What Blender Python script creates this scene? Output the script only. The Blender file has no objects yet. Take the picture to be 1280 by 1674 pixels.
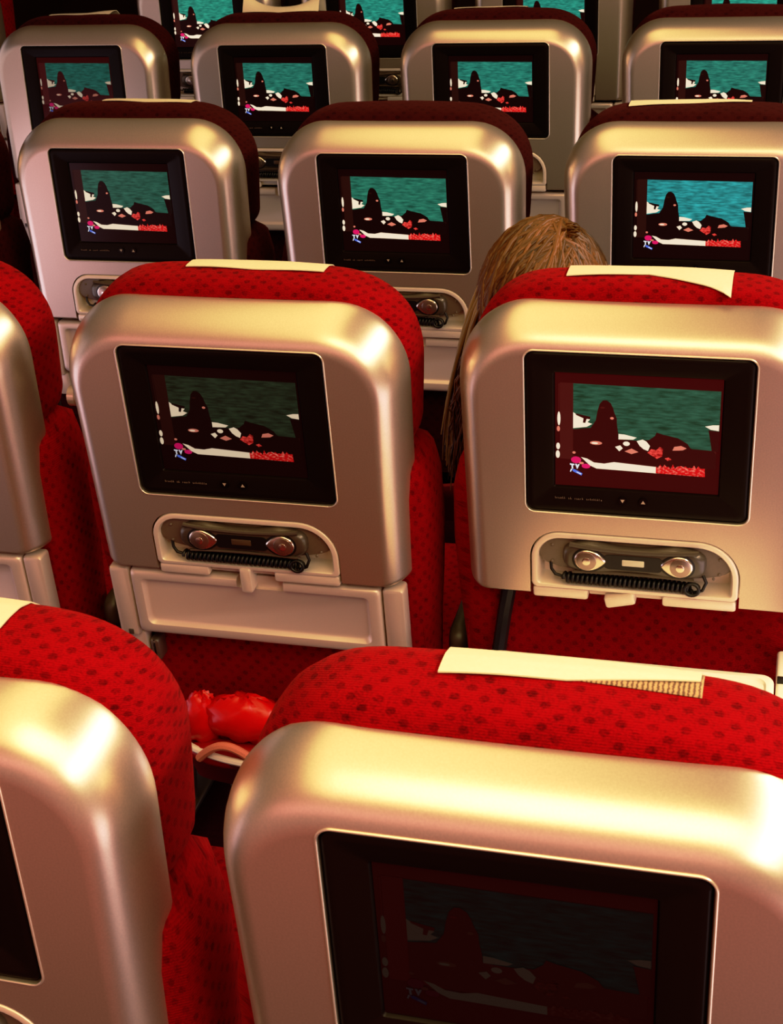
import bpy, bmesh, math, random
from math import sin, cos, pi, radians, sqrt, exp, tan
from mathutils import Vector, Matrix
random.seed(7)
SC = bpy.context.scene
COL = SC.collection
MM = .001
PZ, L = .45, .523            # hinge height, hinge to monitor centre

# ------------------------------------------------------------------ materials
def newmat(name):
    m = bpy.data.materials.new(name); m.use_nodes = True
    nt = m.node_tree
    return m, nt, nt.nodes['Principled BSDF']
def plain(name, col, rough=.5, metal=0., spec=.5, grain=0., gscale=300., bump=0., coat=0.):
    m, nt, b = newmat(name)
    b.inputs['Base Color'].default_value = (*col, 1)
    b.inputs['Roughness'].default_value = rough
    b.inputs['Metallic'].default_value = metal
    b.inputs['Specular IOR Level'].default_value = spec
    b.inputs['Coat Weight'].default_value = coat
    if grain or bump:
        tc = nt.nodes.new('ShaderNodeTexCoord'); nz = nt.nodes.new('ShaderNodeTexNoise')
        nz.inputs['Scale'].default_value = gscale; nz.inputs['Detail'].default_value = 3
        nt.links.new(tc.outputs['Object'], nz.inputs['Vector'])
        if grain:
            mx = nt.nodes.new('ShaderNodeMix'); mx.data_type = 'RGBA'
            mx.inputs['A'].default_value = (*[c*(1-grain) for c in col], 1)
            mx.inputs['B'].default_value = (*[min(1, c*(1+grain)) for c in col], 1)
            nt.links.new(nz.outputs['Fac'], mx.inputs['Factor'])
            nt.links.new(mx.outputs['Result'], b.inputs['Base Color'])
        if bump:
            bp = nt.nodes.new('ShaderNodeBump'); bp.inputs['Strength'].default_value = bump
            bp.inputs['Distance'].default_value = .0006
            nt.links.new(nz.outputs['Fac'], bp.inputs['Height'])
            nt.links.new(bp.outputs['Normal'], b.inputs['Normal'])
    return m
def fabric(name, base, dark, sheen):
    """woven moquette: staggered dark dots on a ribbed ground, laid out in UV millimetres"""
    m, nt, b = newmat(name)
    N = nt.nodes.new; K = nt.links.new
    def math_(op, a, bb=None, c=None):
        n = N('ShaderNodeMath'); n.operation = op
        for i, v in enumerate((a, bb, c)):
            if v is None: continue
            if hasattr(v, 'links'): K(v, n.inputs[i])
            else: n.inputs[i].default_value = v
        return n.outputs[0]
    uv = N('ShaderNodeUVMap'); uv.uv_map = 'mm'
    sp = N('ShaderNodeSeparateXYZ'); K(uv.outputs[0], sp.inputs[0])
    x, y = sp.outputs[0], sp.outputs[1]
    ry = math_('DIVIDE', y, .0105); row = math_('FLOOR', ry); fy = math_('SUBTRACT', math_('FRACT', ry), .5)
    off = math_('MULTIPLY', math_('MODULO', row, 2.), .5)
    rx = math_('ADD', math_('DIVIDE', x, .020), off); fx = math_('SUBTRACT', math_('FRACT', rx), .5)
    dx = math_('MULTIPLY', fx, 2.0); d2 = math_('ADD', math_('MULTIPLY', dx, dx), math_('MULTIPLY', fy, fy))
    dot = N('ShaderNodeMapRange'); dot.interpolation_type = 'SMOOTHSTEP'
    dot.inputs['From Min'].default_value = .05; dot.inputs['From Max'].default_value = .20
    dot.inputs['To Min'].default_value = 1; dot.inputs['To Max'].default_value = 0
    K(d2, dot.inputs['Value'])
    nz = N('ShaderNodeTexNoise'); nz.inputs['Scale'].default_value = 450; nz.inputs['Detail'].default_value = 4
    K(uv.outputs[0], nz.inputs['Vector'])
    nb = N('ShaderNodeTexNoise'); nb.inputs['Scale'].default_value = 38; nb.inputs['Detail'].default_value = 2
    K(uv.outputs[0], nb.inputs['Vector'])
    rib = math_('SINE', math_('MULTIPLY', y, 2*pi/.0026))
    amt = math_('MULTIPLY', dot.outputs[0], math_('MULTIPLY_ADD', nb.outputs['Fac'], 1.5, -.1))
    f = math_('ADD', math_('MULTIPLY', amt, .55), math_('MULTIPLY', rib, .05))
    f = math_('ADD', f, math_('MULTIPLY_ADD', nz.outputs['Fac'], 1.3, -.6)); f = math_('ADD', f, math_('MULTIPLY_ADD', nb.outputs['Fac'], .7, -.3)) 
    mx = N('ShaderNodeMix'); mx.data_type = 'RGBA'
    mx.inputs['A'].default_value = (*base, 1); mx.inputs['B'].default_value = (*dark, 1)
    K(f, mx.inputs['Factor']); K(mx.outputs['Result'], b.inputs['Base Color'])
    b.inputs['Roughness'].default_value = .95; b.inputs['Specular IOR Level'].default_value = .1
    b.inputs['Sheen Weight'].default_value = .15; b.inputs['Sheen Roughness'].default_value = .4
    b.inputs['Sheen Tint'].default_value = (*sheen, 1)
    bp = N('ShaderNodeBump'); bp.inputs['Strength'].default_value = .5; bp.inputs['Distance'].default_value = .0012
    h = math_('ADD', math_('MULTIPLY', rib, .2), math_('MULTIPLY_ADD', nz.outputs['Fac'], 1.3, math_('MULTIPLY', dot.outputs[0], -.5)))
    K(h, bp.inputs['Height']); K(bp.outputs['Normal'], b.inputs['Normal'])
    return m
def picture(name, col, noise=None, rough=.3, lift=0, grey=True):
    """lit pixels of a seat display; each screen object's own colour sets how bright it is"""
    m, nt, b = newmat(name)
    N = nt.nodes.new; K = nt.links.new
    oi = N('ShaderNodeObjectInfo')
    c = N('ShaderNodeRGB'); c.outputs[0].default_value = (*col, 1); src = c.outputs[0]
    if noise:
        tc = N('ShaderNodeTexCoord'); mp = N('ShaderNodeMapping'); mp.inputs['Scale'].default_value = noise[0]
        nz = N('ShaderNodeTexNoise'); nz.inputs['Scale'].default_value = 1; nz.inputs['Detail'].default_value = 4
        K(tc.outputs['Object'], mp.inputs[0]); K(mp.outputs[0], nz.inputs['Vector'])
        rp = N('ShaderNodeValToRGB'); rp.color_ramp.elements[0].position = noise[3]; rp.color_ramp.elements[1].position = noise[4]
        rp.color_ramp.elements[0].color = (*noise[1], 1); rp.color_ramp.elements[1].color = (*noise[2], 1)
        K(nz.outputs['Fac'], rp.inputs[0]); src = rp.outputs[0]
    mu = N('ShaderNodeMix'); mu.data_type = 'RGBA'; mu.blend_type = 'MULTIPLY'; mu.inputs['Factor'].default_value = 1
    K(src, mu.inputs['A'])
    if grey:
        sc_ = N('ShaderNodeSeparateColor'); cb = N('ShaderNodeCombineColor'); K(oi.outputs['Color'], sc_.inputs[0])
        for q_ in range(3): K(sc_.outputs[0], cb.inputs[q_])
        K(cb.outputs[0], mu.inputs['B'])
    else: K(oi.outputs['Color'], mu.inputs['B'])
    b.inputs['Base Color'].default_value = (.010, .006, .006, 1); b.inputs['Specular IOR Level'].default_value = .22
    b.inputs['Roughness'].default_value = rough
    out = mu.outputs['Result']
    if lift:
        lf = N('ShaderNodeMix'); lf.data_type = 'RGBA'; lf.blend_type = 'ADD'; lf.inputs['B'].default_value = (.050*lift, .0028*lift, .0035*lift, 1)
        K(oi.outputs['Alpha'], lf.inputs['Factor']); K(out, lf.inputs['A']); out = lf.outputs['Result']
    K(out, b.inputs['Emission Color']); b.inputs['Emission Strength'].default_value = 1
    return m

M = {}
M['silver'] = plain('silver_champagne_plastic', (.68, .565, .475), .345, .84, .5, .13, 600, .05)
M['silver_edge'] = plain('silver_edge', (.80, .70, .58), .28, .7)
M['cream'] = plain('cream_plastic', (.74, .62, .52), .36, .25, .5, .04, 500)
M['tray'] = plain('tray_grey_plastic', (.70, .57, .50), .38, .35, .5, .05, 800, .03)
M['bezel'] = plain('black_bezel', (.013, .008, .007), .36, 0, .2)
M['glass'] = plain('black_glass', (.010, .006, .007), .16, 0, .4)
M['holder'] = plain('brown_grey_plastic', (.17, .115, .088), .42, .1, .5, .1, 400)
M['handset'] = plain('grey_handset', (.115, .088, .07), .30, .4)
M['black'] = plain('black_rubber', (.012, .010, .010), .45)
M['chrome'] = plain('chrome_pad', (.75, .66, .56), .22, .95)
M['chrome_dark'] = plain('dark_chrome_pad', (.38, .29, .24), .28, .85)
M['lcd'] = plain('pale_display', (.55, .50, .40), .35)
M['lcd_dark'] = plain('dim_display', (.09, .055, .035), .35)
M['mark'] = plain('pale_print', (.42, .32, .24), .6)
M['mark_dim'] = plain('faint_print', (.17, .11, .09), .6)
M['cloth'] = plain('cream_cloth', (.72, .62, .47), .9, 0, .1, .05, 250, .4)
M['velcro'] = plain('tan_velcro', (.50, .33, .20), .95, 0, .1, .35, 700, .8)
def velcro():
    m, nt, b = newmat('tan_hook_strip')
    tc = nt.nodes.new('ShaderNodeTexCoord'); wv = nt.nodes.new('ShaderNodeTexWave'); wv.bands_direction = 'X'
    wv.inputs['Scale'].default_value = 95; wv.inputs['Distortion'].default_value = 3; wv.inputs['Detail'].default_value = 3; wv.inputs['Detail Scale'].default_value = 4
    nt.links.new(tc.outputs['Object'], wv.inputs[0])
    rp = nt.nodes.new('ShaderNodeValToRGB'); e = rp.color_ramp.elements
    e[0].color = (.14, .075, .04, 1); e[1].color = (.46, .29, .17, 1); e[0].position = .1; e[1].position = .7
    nt.links.new(wv.outputs[1], rp.inputs[0]); nt.links.new(rp.outputs[0], b.inputs['Base Color']); b.inputs['Roughness'].default_value = .95
    return m
M['velcro'] = velcro()
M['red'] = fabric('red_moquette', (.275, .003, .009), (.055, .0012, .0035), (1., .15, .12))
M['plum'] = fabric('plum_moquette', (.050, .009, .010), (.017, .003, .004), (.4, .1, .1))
M['grey'] = plain('armrest_grey', (.075, .058, .05), .4, 0, .5, .08, 300)
M['steel'] = plain('seat_frame_metal', (.30, .26, .22), .4, .8)
M['redbag'] = plain('red_plastic_film', (.60, .008, .010), .3, 0, .4, .1, 60)
M['pinkstrap'] = plain('salmon_webbing', (.62, .20, .13), .85, 0, .2, .25, 900, .5)
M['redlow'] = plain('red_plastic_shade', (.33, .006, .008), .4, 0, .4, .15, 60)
M['reddark'] = plain('dark_red_lining', (.16, .004, .007), .85)
M['white'] = plain('off_white_plastic', (.85, .78, .68), .35)
M['skin'] = plain('skin', (.62, .36, .25), .5, 0, .4)
M['shirt'] = plain('dark_shirt', (.05, .04, .055), .9, 0, .2, .2, 200)
M['trousers'] = plain('dark_trousers', (.025, .03, .05), .9, 0, .2, .2, 200)
M['eye'] = plain('eye_white', (.8, .78, .74), .2)
M['iris'] = plain('iris', (.06, .10, .12), .2)
M['lip'] = plain('lip', (.5, .16, .14), .5)
M['carpet'] = plain('cabin_carpet', (.06, .012, .018), .95, 0, .1, .3, 120, .6)
M['panel'] = plain('cabin_panel', (.62, .52, .42), .6, 0, .4, .04, 20)
# screen picture colours
P = {}
P['sea'] = picture('picture_sea', (0, .2, .2), ((55, 1, 300), (.012, .085, .075), (.04, .32, .285), .30, .75), grey=False)
P['dark'] = picture('picture_shadow', (.006, .002, .002), lift=.75)
P['post'] = picture('picture_post', (.022, .008, .006), lift=1.1)
P['white'] = picture('picture_sunlit', (.80, .66, .50))
P['pink'] = picture('picture_pink', (.62, .22, .15))
P['red'] = picture('picture_red', (.7, .03, .03), ((220, 1, 330), (.28, .004, .006), (.85, .10, .08), .40, .66))
P['redlight'] = picture('picture_redwhite', (.7, .2, .2), ((260, 1, 420), (.55, .008, .012), (.95, .40, .28), .48, .80))
P['magenta'] = picture('picture_magenta', (.60, .015, .14))
P['logo'] = picture('picture_logo_white', (.7, .7, .75))
P['blue'] = picture('picture_logo_blue', (.10, .18, .62))
P['screen'] = picture('picture_ground', (.006, .002, .002), rough=.18, lift=.9)

# ------------------------------------------------------------------ mesh helpers
def link(o, parent=None):
    COL.objects.link(o)
    if parent: o.parent = parent
    return o
def mk(name, verts, faces, mats, parent=None, midx=None, smooth=40, uv=None, raw=False):
    """verts in seat millimetres (across, depth away from the camera, up from the monitor centre)"""
    me = bpy.data.meshes.new(name)
    me.from_pydata(verts if raw else [(x*MM, y*MM, z*MM+L) for x, y, z in verts], [], faces)
    if not isinstance(mats, (list, tuple)): mats = [mats]
    for m in mats: me.materials.append(m)
    if midx: me.polygons.foreach_set('material_index', midx)
    bm = bmesh.new(); bm.from_mesh(me)
    if uv:
        lay = bm.loops.layers.uv.new('mm'); bm.verts.ensure_lookup_table()
        for f in bm.faces:
            for lp in f.loops: lp[lay].uv = uv[lp.vert.index]
    bmesh.ops.recalc_face_normals(bm, faces=bm.faces)
    bm.to_mesh(me); bm.free()
    if smooth:
        me.shade_smooth(); me.set_sharp_from_angle(angle=radians(smooth))
    o = bpy.data.objects.new(name, me)
    return link(o, parent)
class G:
    """collects pieces of one mesh"""
    def __init__(s): s.v, s.f, s.m = [], [], []
    def add(s, v, f, m=0):
        b = len(s.v); s.v += v; s.f += [tuple(i+b for i in q) for q in f]; s.m += [m]*len(f)
    def rings(s, rs, m=0, cap0=True, cap1=True, closed=True):
        n = len(rs[0]); v = [p for r in rs for p in r]; f = []
        for k in range(len(rs)-1):
            for i in range(n if closed else n-1):
                j = (i+1) % n
                f.append((k*n+i, k*n+j, (k+1)*n+j, (k+1)*n+i))
        if cap0: f.append(tuple(range(n))[::-1])
        if cap1: f.append(tuple(range((len(rs)-1)*n, len(rs)*n)))
        s.add(v, f, m)
    def box(s, x0, x1, y0, y1, z0, z1, r=2, m=0, rot=None):
        """box with rounded corners across and a rounded front edge"""
        r = min(r, (x1-x0)/2.2, (z1-z0)/2.2, (y1-y0)/2.2)
        rs = []
        for w, ins in ((y1, r*.3), (y1-r*.7, 0), (y0+r, 0), (y0+r*.3, r*.3), (y0, r)):
            rs.append([(u, w, v) for u, v in rrect(x0+ins, x1-ins, z0+ins, z1-ins, r, r, 3, 1)])
        if rot:
            c, ax, a = rot; mt = Matrix.Rotation(a, 3, ax)
            rs = [[tuple(mt @ (Vector(p)-Vector(c)) + Vector(c)) for p in q] for q in rs]
        s.rings(rs, m)
    def tube(s, pts, rad, n=8, m=0, close=False):
        rs = []; up0 = Vector((0, 0, 1)); k = len(pts)
        prev = None
        for i, p in enumerate(pts):
            p = Vector(p)
            a = Vector(pts[i-1] if i else (pts[-1] if close else pts[0])); b = Vector(pts[(i+1) % k] if (i < k-1 or close) else pts[-1])
            t = (b-a).normalized()
            if prev is None: prev = t.orthogonal()
            nrm = (prev - t*prev.dot(t)).normalized(); prev = nrm
            bn = t.cross(nrm); r = rad(i/(k-1)) if callable(rad) else rad
            rs.append([tuple(p + nrm*cos(q*2*pi/n)*r + bn*sin(q*2*pi/n)*r) for q in range(n)])
        if close:
            # align the last ring to the first
            rs.append(rs[0]); s.rings(rs, m, False, False)
        else: s.rings(rs, m)
    def ball(s, c, rx, ry, rz, n=16, k=10, m=0):
        rs = []
        for i in range(1, k):
            a = pi*i/k
            rs.append([(c[0]+rx*sin(a)*cos(q*2*pi/n), c[1]+ry*sin(a)*sin(q*2*pi/n), c[2]+rz*cos(a)) for q in range(n)])
        s.rings(rs, m)
    def build(s, name, mats, parent=None, smooth=40, uvf=None, raw=False):
        return mk(name, s.v, s.f, mats, parent, s.m, smooth, [uvf(*p) for p in s.v] if uvf else None, raw)
def rrect(l, r, b, t, rt, rb, nc=10, ns=6, ex=2.0, rtr=None):
    """rounded rectangle, counter-clockwise from the lower left corner's end"""
    rtr = rt if rtr is None else rtr
    cor = [(r-rb, b+rb, rb, -90), (r-rtr, t-rtr, rtr, 0), (l+rt, t-rt, rt, 90), (l+rb, b+rb, rb, 180)]
    arcs = []
    for cx, cz, rad, a0 in cor:
        a = []
        for i in range(nc+1):
            th = radians(a0+90*i/nc); c, s_ = cos(th), sin(th)
            a.append((cx+rad*math.copysign(abs(c)**(2/ex), c), cz+rad*math.copysign(abs(s_)**(2/ex), s_)))
        arcs.append(a)
    out = []
    for i, a in enumerate(arcs):
        out += a
        nx = arcs[(i+1) % 4][0]
        for k in range(1, ns):
            q = k/ns; out.append((a[-1][0]*(1-q)+nx[0]*q, a[-1][1]*(1-q)+nx[1]*q))
    return out
def prism(g, pts, w0, w1, m=0):
    g.rings([[(u, w1, v) for u, v in pts], [(u, w0, v) for u, v in pts]], m)
def cut(o, *cutters):
    for c in cutters:
        md = o.modifiers.new('b', 'BOOLEAN'); md.operation = 'DIFFERENCE'; md.solver = 'EXACT'; md.object = c
    bpy.context.view_layer.update()
    dg = bpy.context.evaluated_depsgraph_get()
    me = bpy.data.meshes.new_from_object(o.evaluated_get(dg))
    me.name = o.name
    o.modifiers.clear(); o.data = me
    for c in cutters: bpy.data.objects.remove(c)
    me.shade_smooth(); me.set_sharp_from_angle(angle=radians(35))
def tag(o, label=None, cat=None, group=None, kind=None):
    if label: o['label'] = label
    if cat: o['category'] = cat
    if group: o['group'] = group
    if kind: o['kind'] = kind
    return o

# ------------------------------------------------------------------ one seat, built at the origin
def taper(u, v): return u*(1-.030*min(1, max(0, (70-v)/287)))
def bez(l, r, b, t, rad): return rrect(l, r, b, t, rad, rad, 8, 6)

def make_shell():
    g = G(); H, T, B = 211, 139, -217.5
    def ring(w, it, is_, ib):
        rt = max(20, 97-(it+is_)*.42)
        return [(taper(u, v), w, v) for u, v in rrect(-H+is_, H-is_, B+ib, T-it, rt, max(5, 13-ib), 16, 8, 2.15)]
    rs = [ring(72, 8, 8, 4), ring(69, 1, 1, .5), ring(64, 0, 0, 0)]
    n = 14
    for k in range(1, n+1):
        th = pi/2*k/n
        q = 1-cos(th)**1.0
        rs.append(ring(62*(1-sin(th)) , 42*q, 31*q, 7*q))
    rs.append(ring(0, 43.5, 32.5, 8.2)); rs.append(ring(0, 47, 36, 11))
    g.rings(rs)
    o = g.build('back_shell', M['silver'])
    c1 = G(); prism(c1, bez(-126.3, 126.3, -100.2, 100.2, 11), -20, 15); k1 = c1.build('cutter', M['silver'])
    c2 = G(); prism(c2, rrect(-122, 122, -260, -125.5, 36, 4, 10, 4, 2, 50), -20, 34); k2 = c2.build('cutter', M['silver'])
    cut(o, k1, k2)
    return o
def make_surround():
    g = G(); pts = bez(-127, 127, -101, 101, 11.5)
    g.tube([(u, .1, v) for u, v in pts], 1.15, 6, close=True)
    return g.build('screen_surround', M['silver_edge'], smooth=80)
def make_monitor():
    g = G()
    def r(i, w, rad): return [(u, w, v) for u, v in bez(-125+i, 125-i, -99+i, 99-i, rad)]
    def inn(i, w): return [(u, w, v) for u, v in bez(-94+i, 93-i, -68.5+i, 75-i, 2.5)]
    g.rings([r(0, 14, 10), r(0, 4, 10), r(1.2, 2, 9), r(3.5, 1.2, 8), r(9, 1.6, 6), r(14, 2.6, 5), inn(-1, 3), inn(0, 3.4), inn(1.2, 6.5), inn(1.3, 8)], 0)
    m = g.build('monitor', M['bezel'])
    return m
def PX(x, y): return ((x-262)*.195-72, 61-(y-130)*.2)
def flat(g, pts, w, m): 
    q = [PX(x, y) for x, y in pts]
    g.add([(u, w, v) for u, v in q], [tuple(range(len(q)))], m)
def ell(cx, cy, rx, ry, n=12): return [(cx+rx*cos(i*2*pi/n), cy+ry*sin(i*2*pi/n)) for i in range(n)]
def make_screen():
    names = ['screen', 'post', 'white', 'sea', 'dark', 'pink', 'red', 'redlight', 'magenta', 'logo', 'blue']
    ix = {k: i for i, k in enumerate(names)}
    g = G(); rnd = random.Random(3)
    g.add([(-92.5, 6.3, -67), (91.5, 6.3, -67), (91.5, 6.3, 73.5), (-92.5, 6.3, 73.5)], [(0, 1, 2, 3)], 0)
    def fl(lvl, nm, pts): flat(g, pts, 6.2-.1*lvl, ix[nm])
    fl(1, 'post', [(185, 128), (262, 128), (262, 600), (185, 600)])
    fl(1, 'post', [(262, 600), (262, 410), (1080, 420), (1075, 560), (1000, 640), (262, 600)][:-1])
    for y0, y1, x0, x1 in ((305, 392, 170, 189), (395, 430, 167, 186), (500, 543, 163, 186), (548, 598, 160, 185)):
        fl(2, 'white' if y0 != 395 else 'pink', ell((x0+x1)/2, (y0+y1)/2, (x1-x0)/2, (y1-y0)/2))
    fl(2, 'post', [(177, 135), (184, 135), (182, 305), (176, 305)])
    fl(2, 'sea', [(262, 130), (1088, 137), (1088, 500), (262, 500)])
    fl(3, 'white', [(262, 305), (300, 330), (360, 345), (345, 362), (372, 372), (340, 392), (262, 404)])
    fl(4, 'dark', [(275, 312), (362, 328), (358, 344), (340, 342), (332, 368), (318, 366), (322, 340), (280, 322)])
    fl(4, 'dark', [(262, 410), (370, 395), (520, 458), (620, 460), (720, 450), (900, 470), (940, 492), (1060, 497), (1078, 520),
                   (1078, 610), (740, 612), (560, 600), (420, 610), (330, 585), (262, 575)])
    fl(5, 'dark', [(330, 470), (368, 388), (392, 350), (402, 290), (414, 246), (432, 224), (452, 222), (476, 238), (490, 268), (498, 296),
                   (512, 330), (514, 370), (522, 420), (524, 470), (500, 520), (360, 520)])
    fl(6, 'pink', ell(485, 330, 11, 8)); fl(6, 'post', ell(430, 268, 14, 6))
    fl(5, 'white', [(524, 424), (560, 426), (628, 441), (608, 455), (524, 458)])
    fl(6, 'dark', [(690, 458), (730, 425), (740, 402), (770, 412), (860, 430), (915, 462), (940, 500), (820, 540), (740, 500)])
    fl(6, 'white', [(628, 462), (662, 450), (684, 462), (705, 488), (694, 520), (668, 510), (645, 490)])
    fl(6, 'white', ell(570, 482, 20, 14)); fl(6, 'white', [(505, 505), (535, 494), (550, 512), (530, 532)])
    fl(6, 'pink', ell(395, 488, 36, 12)); fl(7, 'white', ell(388, 489, 20, 6))
    fl(6, 'pink', [(560, 530), (600, 510), (640, 530), (600, 545)])
    fl(6, 'red', [(690, 532), (712, 506), (740, 512), (760, 490), (780, 500), (776, 548), (745, 566), (718, 548)])
    fl(7, 'pink', [(832, 508), (842, 484), (880, 476), (912, 490), (890, 503), (862, 506)])
    fl(6, 'red', [(800, 575), (860, 560), (930, 575), (1010, 570), (1030, 600), (820, 606)][:0] or [(790, 560), (812, 552), (830, 566), (806, 574)])
    fl(5, 'white', [(1008, 350), (1050, 340), (1086, 338), (1086, 374), (1040, 368)])
    fl(5, 'dark', [(1028, 372), (1088, 376), (1088, 502), (1052, 498), (1040, 430)])
    fl(5, 'white', [(308, 582), (345, 590), (385, 612), (445, 615), (500, 602), (560, 606), (745, 617), (748, 657), (520, 652), (400, 650), (360, 632)])
    jag = [(742, 616)]
    for i in range(1, 24): jag.append((742+i*12, 612-rnd.random()*22 + (i % 2)*14))
    fl(6, 'redlight', jag + [(1022, 662), (742, 656)])
    # station mark in the picture's lower left corner
    fl(6, 'magenta', ell(280, 602, 30, 22)); fl(6, 'magenta', ell(338, 638, 26, 15)); fl(7, 'pink', ell(312, 620, 14, 8)); fl(6, 'pink', ell(268, 556, 10, 8))
    def T(x0, y0, sk):  # letter T
        fl(7, 'logo', [(x0, y0), (x0+26, y0+2), (x0+26, y0+11), (x0, y0+9)]); fl(7, 'logo', [(x0+9, y0+9), (x0+18, y0+9), (x0+20, y0+34), (x0+11, y0+34)])
    T(244, 626, 0)
    fl(7, 'logo', [(274, 627), (284, 627), (291, 648), (286, 660)]); fl(7, 'logo', [(302, 628), (292, 628), (284, 650), (287, 661)])
    fl(7, 'blue', [(256, 664), (272, 662), (318, 686), (312, 700), (262, 676)]); fl(8, 'logo', [(284, 676), (312, 688), (309, 693), (283, 681)])
    fl(8, 'logo', [(250, 660), (258, 662), (250, 680), (244, 678)])
    return g.build('screen', [P[k] for k in names], smooth=0)
def make_print():
    g = G(); rnd = random.Random(5); w = .7
    # the line of tiny faint lettering under the display, too small to read in the photograph
    u = -92.
    for word in (6, 2, 5, 9):
        for k in range(word):
            h = rnd.choice((1.5, 1.5, 2.3)); 
            g.box(u, u+.5, w, w+1.2, -82.2, -82.2+h, .1, 0)
            if rnd.random() < .7: g.box(u, u+1.3, w, w+1.2, -82.2+rnd.choice((0, .55, 1.1)), -81.75+rnd.choice((0, .5)), .1, 0)
            u += 2.05
        u += 3.2
    return g.build('small_print', M['mark_dim'], smooth=0)
def make_arrow(sgn, cu):
    g = G()
    prism(g, [(cu+5*cos(i*2*pi/20), -80.2+5*sin(i*2*pi/20)) for i in range(20)], .6, 2.4, 0)
    prism(g, [(cu-2.4, -80.2-1.9*sgn), (cu+2.4, -80.2-1.9*sgn), (cu, -80.2+2.3*sgn)], .3, 1.2, 1)
    return g.build('arrow_button', [M['glass'], M['mark']], smooth=0)

def make_cradle():
    g = G()
    def r(i, w, lift=0): return [(u, w, v) for u, v in rrect(-120.5+i, 120.5-i, -203+i*.8+lift, -127+i*-1, max(8, 35-i), max(3, 7-i*.3), 10, 6, 2, max(10, 48-i))]
    g.rings([r(0, 30), r(0, 1), r(.8, -.6), r(2.2, -1.2), r(6.5, -.9), r(8, 1), r(9.5, 22), r(12, 25)], 0)
    g.box(-119, -53, -.4, 30, -217, -202.5, 3, 0); g.box(34, 119, -.4, 30, -217, -202.5, 3, 0); g.box(-53, 34, 8, 30, -213, -202.5, 2, 0)
    return g.build('handset_cradle', M['cream'])
def dog(s, hw, hb, hm, n=64, cz=-156.5):
    out = []
    for i in range(n):
        a = 2*pi*i/n; u = hw*math.copysign(abs(cos(a))**.62, cos(a)); t = abs(u)/hw
        h = hm+(hb-hm)*min(1, max(0, (t-.15)/.42))**1.4
        out.append((u*s, cz+h*math.copysign(abs(sin(a))**.62, sin(a))))
    return out
def make_holder():
    g = G()
    def r(i, w): return [(u, w, v+3) for u, v in dog(1, 113-i, 28-i, 25-i)]
    g.rings([r(0, 24), r(0, 8), r(2, 5), r(6, 4.4)], 0)
    for u, v in ((-96, -146), (-96, -168), (98, -150), (98, -170), (92, -176)): g.ball((u, 4, v), 2, 1.6, 2, 8, 6)
    g.ball((0, 4.2, -134), 12, 2.0, 3.2)
    return g.build('handset_holder', M['holder'])
def make_handset():
    g = G()
    def r(i, w, k=1): return [(u, w, v) for u, v in dog(1, 83-i, 23-i*.8, 16-i*.7, 72)]
    g.rings([r(0, 6), r(0, 1), r(1.2, -3), r(4, -6), r(8.5, -7)], 0)
    # dark centre panel, and the raised ridge along the top edge
    prism(g, [(u, v) for u, v in rrect(-34, 34, -166.5, -147.5, 6, 6, 4, 3)], -8, -6, 1)
    g.tube([(-74+148*i/24, -6.6, -142.5+5*((-74+148*i/24)/74)**2) for i in range(25)], 3.0, 8)
    g.tube([(-70+140*i/24, -6.0, -172.5-2*((-70+140*i/24)/70)**2) for i in range(25)], 2.0, 8)
    return g.build('handset', [M['handset'], M['black']])
def make_pad(sgn, parent, dark):
    g = G(); cu = 53*sgn
    def tear(s, w):
        out = []
        for i in range(36):
            a = 2*pi*i/36; x = cos(a); k = sin(a)*(1 if x < 0 else (1-.38*x**2))
            out.append((cu - sgn*(-1)*0 + (-sgn)*(x*(21 if x > 0 else 15.5))*s, w, -157+k*14*s))
        return out
    g.rings([tear(1, -5), tear(1, -8.2), tear(.94, -9.4), tear(.86, -9.8)], 0)
    g.rings([tear(1.16, -5), tear(1.16, -7.4), tear(1.08, -7.8)], 2)
    cc = cu + sgn*1.0
    def disc(r_, w): return [(cc+r_*cos(i*2*pi/28), w, -157+r_*sin(i*2*pi/28)) for i in range(28)]
    g.rings([disc(11.8, -9), disc(11.8, -10.4), disc(11, -10.8)], 1)
    g.rings([disc(5, -10.6), disc(4.8, -11.6), disc(3.6, -12)], 0)
    return g.build('control_pad', [M['chrome'], M['chrome_dark'], M['black']], parent)
def make_cord():
    g = G(); n = 27*12; pts = []
    for i in range(n+1):
        t = i/n; a = i*2*pi/12
        pts.append((-82+150*t, .5-5.2*cos(a), -186.5-1.5*t+5.2*sin(a)))
    g.tube(pts, 2.2, 5)
    g.tube([(68+8*sin(q), -4-3*sin(q*.5), -187+7*cos(q)) for q in [i*.35 for i in range(24)]], 2.2, 6)
    g.tube([(70, -2, -193), (80, -4, -188), (84, -3, -178), (80, 0, -170)], 2.0, 6)
    g.tube([(-82, 0, -186), (-92, 1, -184), (-97, 3, -178), (-98, 5, -170)], 2.0, 6)
    return g.build('coiled_cord', M['black'], smooth=80)
def make_latch(rotated=False):
    g = G(); rot = ((-6, 0, -208), 'Y', radians(76)) if rotated else None
    g.box(-11, 4, -4, 26, -236, -200, 3, 0, rot)
    return g.build('tray_latch', M['cream'])
def make_tray():
    g = G(); X = 171
    def r(i, w): return [(taper(u, -100)*1.0, w, v) for u, v in rrect(-X+i, X-i, -321+i, -221-i*.8, 7, 9, 5, 8)]
    rs = [r(1, 30), r(0, 28), r(0, 12), r(1, 8), r(3.5, 5.4), r(7, 4.6), r(14, 4.4), r(16, 4.8), r(19.5, 9.5), r(22, 11)]
    g.rings(rs)
    g.tube([(-160, 10, -318), (160, 10, -318)], 7.5, 10)
    o = g.build('tray_table', M['tray'])
    c = G(); c.box(-20, 42, -20, 16, -238.5, -200, 1.5); k = c.build('cutter', M['tray']); cut(o, k)
    return o
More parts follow.
